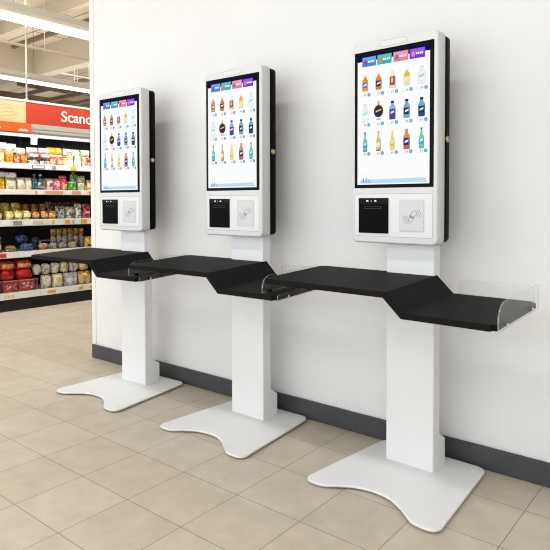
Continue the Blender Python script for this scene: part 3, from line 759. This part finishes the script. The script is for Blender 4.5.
jar('sauce_jar', 'pale green jar with white label on the top shelf', 'jar', su(79.5), .07, S1+e, .037, .105, film('#cfd3a8', '#a8ac6e', '#eeeedd'), mat('cream_lid', '#e8e2c8', .4), mat('white_label', '#eef0ee', .5), G1, .95)
pouch('snack_pouch', 'cream pouch with crimson print at the wall end of top shelf', 'bag', su(88.5), .07, S1+e, .085, .110, .085, film('#e8d4a8', '#c98a5a', '#f4ecd8'), None, (film('#b83a3a', '#8a2630', '#d88a7a'), .45, .85, .30), G1)
pouch('bread_bag', 'white bag with purple and red streak on the top shelf', 'bag', su(68.5), .075, S1+.108, .085, .070, .085, WB, WB, (film('#b0608e', '#6a4a8e', '#e08a8a'), .40, .52, .34), G1)
pouch('bread_bag', 'white and lemon bag topping the pale green jar', 'bag', su(77.6), .075, S1+.108, .090, .068, .085, film('#f2efd8', '#e6dc9a', '#fbfaf2'), WB, None, G1)
pouch('bread_bag', 'pale yellow green bag by the wall end of the top shelf', 'bag', su(88), .075, S1+.113, .095, .062, .085, film('#ecebc4', '#d8d488', '#faf9ea'), WB, None, G1)

# --- second shelf
PT = film('#dcd2dc', '#a89cb4', '#f4f0f2')
pouch('snack_pouch', 'bright yellow pouch with brown print at the open end of second shelf', 'bag', su(1.5), .07, S2+e, .135, .115, .085, film('#f0c41e', '#e09a18', '#f8dc50'), None, (film('#d88a20', '#a85a18', '#f4d040'), .55, .80, .28), G2)
carton('flat_pack', 'lilac and white flat pack lying on the yellow pouch', 'pack', su(.8), .075, S2+.118, .145, .050, .09, PT, None, None, G2)
pouch('snack_pouch', 'cream and green pouch with grey label beside the yellow pouch', 'bag', su(13.4), .07, S2+e, .098, .112, .085, film('#dcd6a4', '#b8b878', '#f0ecd0'), None, (mat('grey_white_label', '#dedcd6', .5), .30, .72, .28), G2)
carton('flat_pack', 'lilac and white flat pack lying on the cream green pouch', 'pack', su(12.8), .075, S2+.115, .098, .048, .09, PT, None, None, G2)
pouch('snack_pouch', 'white pouch with orange foot on the second shelf', 'bag', su(22.4), .07, S2+e, .078, .120, .085, film('#f0dcc4', '#e8a868', '#faf0e4'), film('#e89aa0', '#d85a62', '#f6d8d4'), (mat('pale_blue_label', '#d4dcdc', .5), .38, .64, .22), G2)
pouch('snack_pouch', 'cream pouch with pink top between white pouch and dark bottles', 'bag', su(29.4), .07, S2+e, .062, .120, .08, film('#ecdcc0', '#d8b078', '#f6ecd8'), film('#e8a8a0', '#d87870', '#f4dcd4'), (mat('cream_label', '#efe3cc', .5), .3, .7, .25), G2)
bottle('dark_bottle', 'dark teal bottle beside the cream pink pouch', 'bottle', su(35.2), .06, S2+e, .029, .155, film('#1f4a58', '#123040', '#4a7a6a'), mat('steel_blue_cap', '#5a7a9a', .4), film('#3a6a5a', '#1e3a4a', '#b8c8b4'), G2)
bottle('dark_bottle', 'dark navy bottle with pale label next to the teal bottle', 'bottle', su(41), .06, S2+e, .028, .155, film('#24405a', '#142a3e', '#4a6a7a'), mat('pale_cap', '#c8d0dc', .4), film('#8aa0ac', '#3a5a6a', '#d8e0dc'), G2)
pouch('snack_pouch', 'narrow brown pouch between navy bottle and pink pouches', 'bag', su(45.3), .07, S2+e, .034, .115, .07, film('#a8784a', '#7a4e2a', '#d0b080'), None, None, G2)
pouch('snack_pouch', 'pale pink and white pouch next to the brown one', 'bag', su(50.3), .07, S2+e, .070, .118, .085, film('#eccccc', '#d89a9c', '#f8ecea'), None, (film('#b85a6a', '#8a3a4a', '#e0b0b0'), .3, .62, .26), G2)
pouch('snack_pouch', 'rose pink pouch in the middle of the second shelf', 'bag', su(57.3), .07, S2+e, .072, .118, .085, film('#d8707e', '#b8485a', '#f0c4c4'), film('#f2dcdc', '#e0a8a8', '#ffffff'), (mat('pink_label', '#efc8cc', .5), .3, .6, .25), G2)
pouch('snack_pouch', 'tall red and pink pouch with orange foot by the green tub', 'bag', su(64), .07, S2+e, .075, .152, .085, film('#d84a50', '#b8343c', '#f0a8a0'), film('#e88a88', '#d85a5a', '#f8e0dc'), (film('#f0a878', '#e08050', '#f8dcc4'), .12, .42, .30), G2)
jar('tub', 'green tub with pale blue lid on the second shelf', 'tub', su(72.9), .07, S2+e, .046, .090, film('#3f9a30', '#2a7a24', '#7ac05a'), mat('pale_blue_lid', '#bcd4e4', .4), film('#4aa838', '#2e8428', '#e0d060'), G2, 1.0, .12)
sack('snack_pouch', 'green bag with orange end on the green tub', 'bag', su(75.5), .075, S2+.093, .085, .075, .08, film('#5aa03a', '#3a7a28', '#e0e8c0'), None, G2, 0, film('#e0803a', '#c05a20', '#f0b080'))
carton('food_pack', 'pale sage green carton beside the green tub', 'pack', su(81.6), .07, S2+e, .062, .078, .09, film('#b8c49a', '#94a470', '#dce0c8'), None, None, G2)
pouch('bread_bag', 'cream crumpled bag on the sage carton', 'bag', su(83), .075, S2+.081, .090, .075, .08, film('#d8c8a0', '#b09060', '#f0e8d4'), film('#e8dcc0', '#c8a870', '#f8f2e4'), None, G2)
jar('sauce_jar', 'orange brown jar by the sage carton, second shelf', 'jar', su(87), .07, S2+e, .023, .080, film('#c87a34', '#9a4e1e', '#e8b478'), mat('brown_lid', '#8a5a34', .4), mat('orange_label', '#e0a050', .5), G2)
pouch('snack_pouch', 'cream and rust pouch at the wall end of the second shelf', 'bag', su(92), .07, S2+e, .062, .115, .08, film('#e4cca4', '#b8683c', '#f2e6cc'), None, None, G2)

# --- third shelf: bags heaped towards the back
YG = film('#b8a83c', '#7a7420', '#e4dc8a'); YG2 = film('#8a8428', '#5a5818', '#b8b050'); OB = film('#b4642a', '#7a3a18', '#d89a58'); OB2 = film('#9a5428', '#5a3018', '#c88a50')
sack('bakery_bag', 'pinkish tan bag at the open end of the third shelf', 'bag', su(1.5), .08, S3+e, .11, .075, .10, film('#c8a07a', '#9a7050', '#e4ccb0'), None, G3)
for u, z, w, q in ((11.3, 0, .085, 'beside the tan bag'), (19.3, 0, .085, 'second from the tan bag'), (27.2, 0, .085, 'next to the orange bags')):
    sack('bakery_bag', 'yellow bag in the front row, '+q, 'bag', su(u), .075, S3+e, .0825, .088, .115, film('#d0c048', '#9a8c24', '#f0e8a8'), mat('cream_label', '#efe8c4', .5), G3, rnd.uniform(-.05, .05), None, .45)
for u, q in ((3, 'above the tan bag'), (13, 'second along from the open end'), (22.5, 'nearest the orange bags')):
    sack('bakery_bag', 'olive yellow bag heaped behind the front row, '+q, 'bag', su(u), .195, S3+.070, .098, .095, .11, YG2 if u < 10 else YG, None, G3, rnd.uniform(-.2, .2), None, .5)
for u, q in ((35.5, 'beside the yellow bags'), (43.7, 'middle of three'), (51.8, 'beside the black and white pouch')):
    sack('bakery_bag', 'orange brown bag in the front row, '+q, 'bag', su(u), .075, S3+e, .0845, .080, .115, OB, film('#e0b078', '#c07a3a', '#f4e0c0'), G3, rnd.uniform(-.05, .05), None, .45)
for u, q in ((32, 'nearest the olive bags'), (40.5, 'middle of three'), (48.5, 'nearest the dark pouches')):
    sack('bakery_bag', 'rust brown bag heaped at the back, '+q, 'bag', su(u), .195, S3+.066, .084, .088, .11, OB2, None, G3, rnd.uniform(-.1, .1), None, .5)
pouch('snack_pouch', 'black and white pouch beside the orange brown bags', 'bag', su(61), .08, S3+e, .092, .125, .085, film('#a8a098', '#2c2826', '#e8e4dc'), film('#d8d4cc', '#58504a', '#f4f2ee'), None, G3)
pouch('snack_pouch', 'taupe pouch with dark band, third shelf', 'bag', su(71.5), .08, S3+e, .098, .122, .085, film('#b4a48c', '#6a5c4c', '#dcd4c4'), None, (film('#58483a', '#2e2620', '#a89880'), .25, .5, .3), G3)
pouch('snack_pouch', 'white and black pouch standing tall beside the red one', 'bag', su(80), .08, S3+e, .070, .150, .085, film('#d4ccc0', '#4a423c', '#f4f0ea'), film('#e8e0d8', '#8a6a5a', '#ffffff'), None, G3)
pouch('snack_pouch', 'red pouch with white stripe at the wall end of the third shelf', 'bag', su(88.7), .08, S3+e, .085, .150, .085, film('#b03a36', '#7a2226', '#d88078'), film('#c05050', '#8a2a2c', '#e8b0a8'), (film('#e8dcd4', '#c89890', '#fbf6f2'), .35, .50, .30), G3)
for u, c, q in ((57, ('#3a2c26', '#1c1614', '#c8c0b4'), 'dark brown pouch with pale flecks'), (66, ('#4a3430', '#241a18', '#b8a89c'), 'dark umber pouch'), (75, ('#5a2428', '#2c1416', '#a05a58'), 'dark maroon pouch'), (85, ('#4e2a26', '#281614', '#b08078'), 'dark chestnut pouch')):
    pouch('snack_pouch', q+' in the back row of the third shelf', 'bag', su(u), .22, S3+e, .09, .17, .085, film(*c), None, None, G3)

# --- fourth shelf
pouch('snack_pouch', 'grey and white pouch at the open end of the fourth shelf', 'bag', su(.5), .08, S4+e, .085, .145, .085, film('#6a6258', '#2e2a26', '#c8c0b4'), None, (film('#d4ccc0', '#8a8074', '#f4f0ea'), .2, .5, .3), G4)
sack('bakery_bag', 'small tan bag low beside the grey pouch', 'bag', su(13.5), .09, S4+e, .105, .060, .10, film('#a07844', '#5a3e22', '#d0b080'), None, G4)
NB = film('#34487a', '#1e2a50', '#6a7ea8')
sack('frozen_bag', 'navy blue bag at shelf level beside the tan bag', 'bag', su(28.5), .09, S4+e, .150, .075, .11, NB, None, G4)
sack('frozen_bag', 'navy blue bag lying on the other blue bag', 'bag', su(25.5), .13, S4+.076, .125, .075, .11, film('#2c3e70', '#18244a', '#5a6e98'), None, G4)
sack('frozen_bag', 'dark slate bag behind the clear bin, fourth shelf', 'bag', su(42), .20, S4+e, .10, .12, .11, film('#2a3440', '#12181f', '#7a8894'), None, G4)
jl = (('#c8a83a', 'mustard lid, first from the blue bags', '#8a7a5a'), ('#d0a83c', 'golden lid, second from the blue bags', '#a89a5a'), ('#c08a34', 'amber lid, third from the blue bags', '#8c8478'), ('#b8783a', 'tan lid, fourth from the blue bags', '#8a8480'), ('#c8783a', 'copper lid, second from the wall edge', '#84807e'), ('#cc5a34', 'red orange lid, nearest the wall edge', '#8a8480'))
for k, (lc, q, bc) in enumerate(jl):
    jar('spice_jar', 'tall jar with '+q, 'jar', su(60+6*k), .20, S4+e, .026, .195, film('#6a6052', '#3a3228', '#b8b0a4'), film(lc, '#8a5a24', '#e0c068'), film('#b4b0a8', '#6a645c', '#e0dcd4'), 'tall jars with coloured lids on the fourth shelf', .92, .30)
pouch('snack_pouch', 'golden pouch with black foot by the wall edge, fourth shelf', 'bag', su(90.5), .07, S4+e, .080, .110, .08, film('#d8a83a', '#a8701e', '#f0d890'), None, (mat('black_label', '#2a2420', .5), .08, .25, .34), G4)
for u, q, c in ((43.5, 'nearest the blue bags', ('#c8945a', '#8a5a30', '#e4d0b8')), (53, 'second from the blue bags', ('#b09a84', '#6a5a50', '#d8d0c8')), (63, 'third from the blue bags', ('#a89c94', '#6a6468', '#d8c8b0')), (73, 'nearest the wall edge', ('#c0a078', '#787078', '#e4dcd4'))):
    sack('pastry_bag', 'small tan and grey bag inside the clear bin, '+q, 'bag', su(u), .07, S4+.004, .092, .062, .075, film(*c), None, G4)

# --- bottom shelf
for u, w, q in ((-3, .10, 'at the open end'), (11, .140, 'between the other two'), (26, .165, 'beside the cream bags')):
    carton('crisp_pack', 'dark red pack with white print behind the clear bin '+q, 'pack', su(u), .075, S5+.003, w*.94, .105, .10, film('#a82424', '#7a1618', '#c85048') if u > 0 else film('#e08a2a', '#c05a1a', '#f0b860'), (film('#b04848', '#8a2426', '#ead6d0') if u > 0 else None), None, G5)
    z = S5+.112
    sack('crisp_bag', 'glossy red bag lower of two piled above the bin '+q, 'bag', su(u)+.004, .12, z, w, .095, .13, film('#cc2018', '#8e1210', '#e8503c', 24.), None, G5, 0, None, .35)
    sack('crisp_bag', 'glossy red bag with gold seam topping the pile '+q, 'bag', su(u)+.004, .135, z+.092, w*1.02, .088, .13, film('#c41c18', '#7e1012', '#e44c3a', 24.), film('#e0a860', '#b86a3a', '#f0d8a0'), G5, 0, None, .35)
CW = [('#e4ddcc', '#a89c88', '#f8f5ee'), ('#dcd4c8', '#8c8478', '#f4f2ee'), ('#e8dcb8', '#c0a860', '#f6f0dc'), ('#dcd8d4', '#a09ea2', '#f4f3f2'), ('#d8b868', '#a06a24', '#efe2bc')]
low = ((46, .095, 0, 'white bag low in the clear bin, first after the red packs'), (57.5, .105, 2, 'cream bag with yellow label low in the clear bin'), (71, .150, 3, 'silvery white bag low in the clear bin, widest one'), (86, .140, 4, 'amber and white bag low in the clear bin by the wall edge'))
for u, w, c, q in low:
    pouch('pastry_bag', q, 'bag', su(u), .08, S5+.003, w, .130, .10, film(*CW[c], 24.), film('#eeeae4', '#b0a8a0', '#ffffff'), ((mat('yellow_label', '#e6d070', .5), .5, .8, .3) if c == 2 else None), G5, 0, .7)
for u, w, z, c, q in ((39, .09, .136, 1, 'white and taupe bag piled up beside the red bags'), (47.7, .088, .136, 0, 'ivory bag piled above the first bin bag'), (57, .098, .136, 0, 'ivory knotted bag piled above the yellow label bag'), (66.7, .098, .136, 2, 'cream and beige bag piled in the middle of the bin'), (76.5, .098, .136, 1, 'white and brown bag piled beside the orange one'), (87.5, .12, .138, 4, 'orange topped bag piled by the wall edge')):
    sack('pastry_bag', q, 'bag', su(u), .125, S5+z, w, .105, .10, film(*CW[c], 24.) if u < 88 else film('#d8943a', '#a8601e', '#f0dcb0'), None, G5, rnd.uniform(-.2, .2), None, .55)

# --- clear bins fixed to the front of the shelves
def clear_bin(s0, s1, z, h, depth, label, r=.02):
    t = tag(empty('clear_bin', GP((s0+s1)/2, .012, z), GROT), label, 'bin')
    w = (s1-s0)/2
    b = MB(); add_sheet(b, sheet_outline(-w, w, 0, h, r, r), lambda p, q: (p[0], q, p[1]), .004); b.build('front_panel', None, t)
    b = MB(); b.ribbon_xz(sheet_outline(-w+.003, w-.003, .003, h-.003, r, r), .006, -.0005, AC_EDGE, True); b.build('rim', None, t, recalc=False)
    for sx in (-w+.0, w-.004):
        b = MB(); add_sheet(b, sheet_outline(.006, depth, 0, h, .004, .004), lambda p, q: (sx+q, p[0], p[1]), .004); b.build('side_panel', None, t)
clear_bin(su(37.5), su(80.8), S4+.002, .098, .10, 'long clear plastic bin with rounded corners on the fourth shelf', .03)
clear_bin(su(-10), su(34.8), S5+.001, .115, .13, 'clear plastic bin holding dark red packs on the bottom shelf', .004)
clear_bin(su(40.5), su(95), S5+.001, .105, .13, 'clear plastic bin holding white and cream bags on the bottom shelf', .004)

# ------------------------------------------------------------------ light
def area(name, loc, sx, sy, power, col=(.93, .97, 1), rot=(0, 0, 0)):
    l = bpy.data.lights.new(name, 'AREA'); l.shape = 'RECTANGLE'; l.size = sx; l.size_y = sy; l.energy = power; l.color = col
    o = bpy.data.objects.new(name, l); C.objects.link(o); o.location = loc; o.rotation_euler = rot
area('kiosk_row_lamp', (-.6, -1.75, 3.2), 7.0, .25, 52)
area('far_ceiling_fill', (-9.2, 6.2, 2.3), 6, 6, 110, (1, .98, .95), (PI, 0, 0))  # added fill without a fixture, lifts the dark far ceiling
area('front_row_lamp', (-.6, -4.2, 3.2), 7.0, .3, 45)
w = bpy.data.worlds.new('store_ambient'); scn.world = w; w.use_nodes = True
bg = w.node_tree.nodes['Background']; bg.inputs['Color'].default_value = (.90, .95, 1., 1); bg.inputs['Strength'].default_value = 1.95
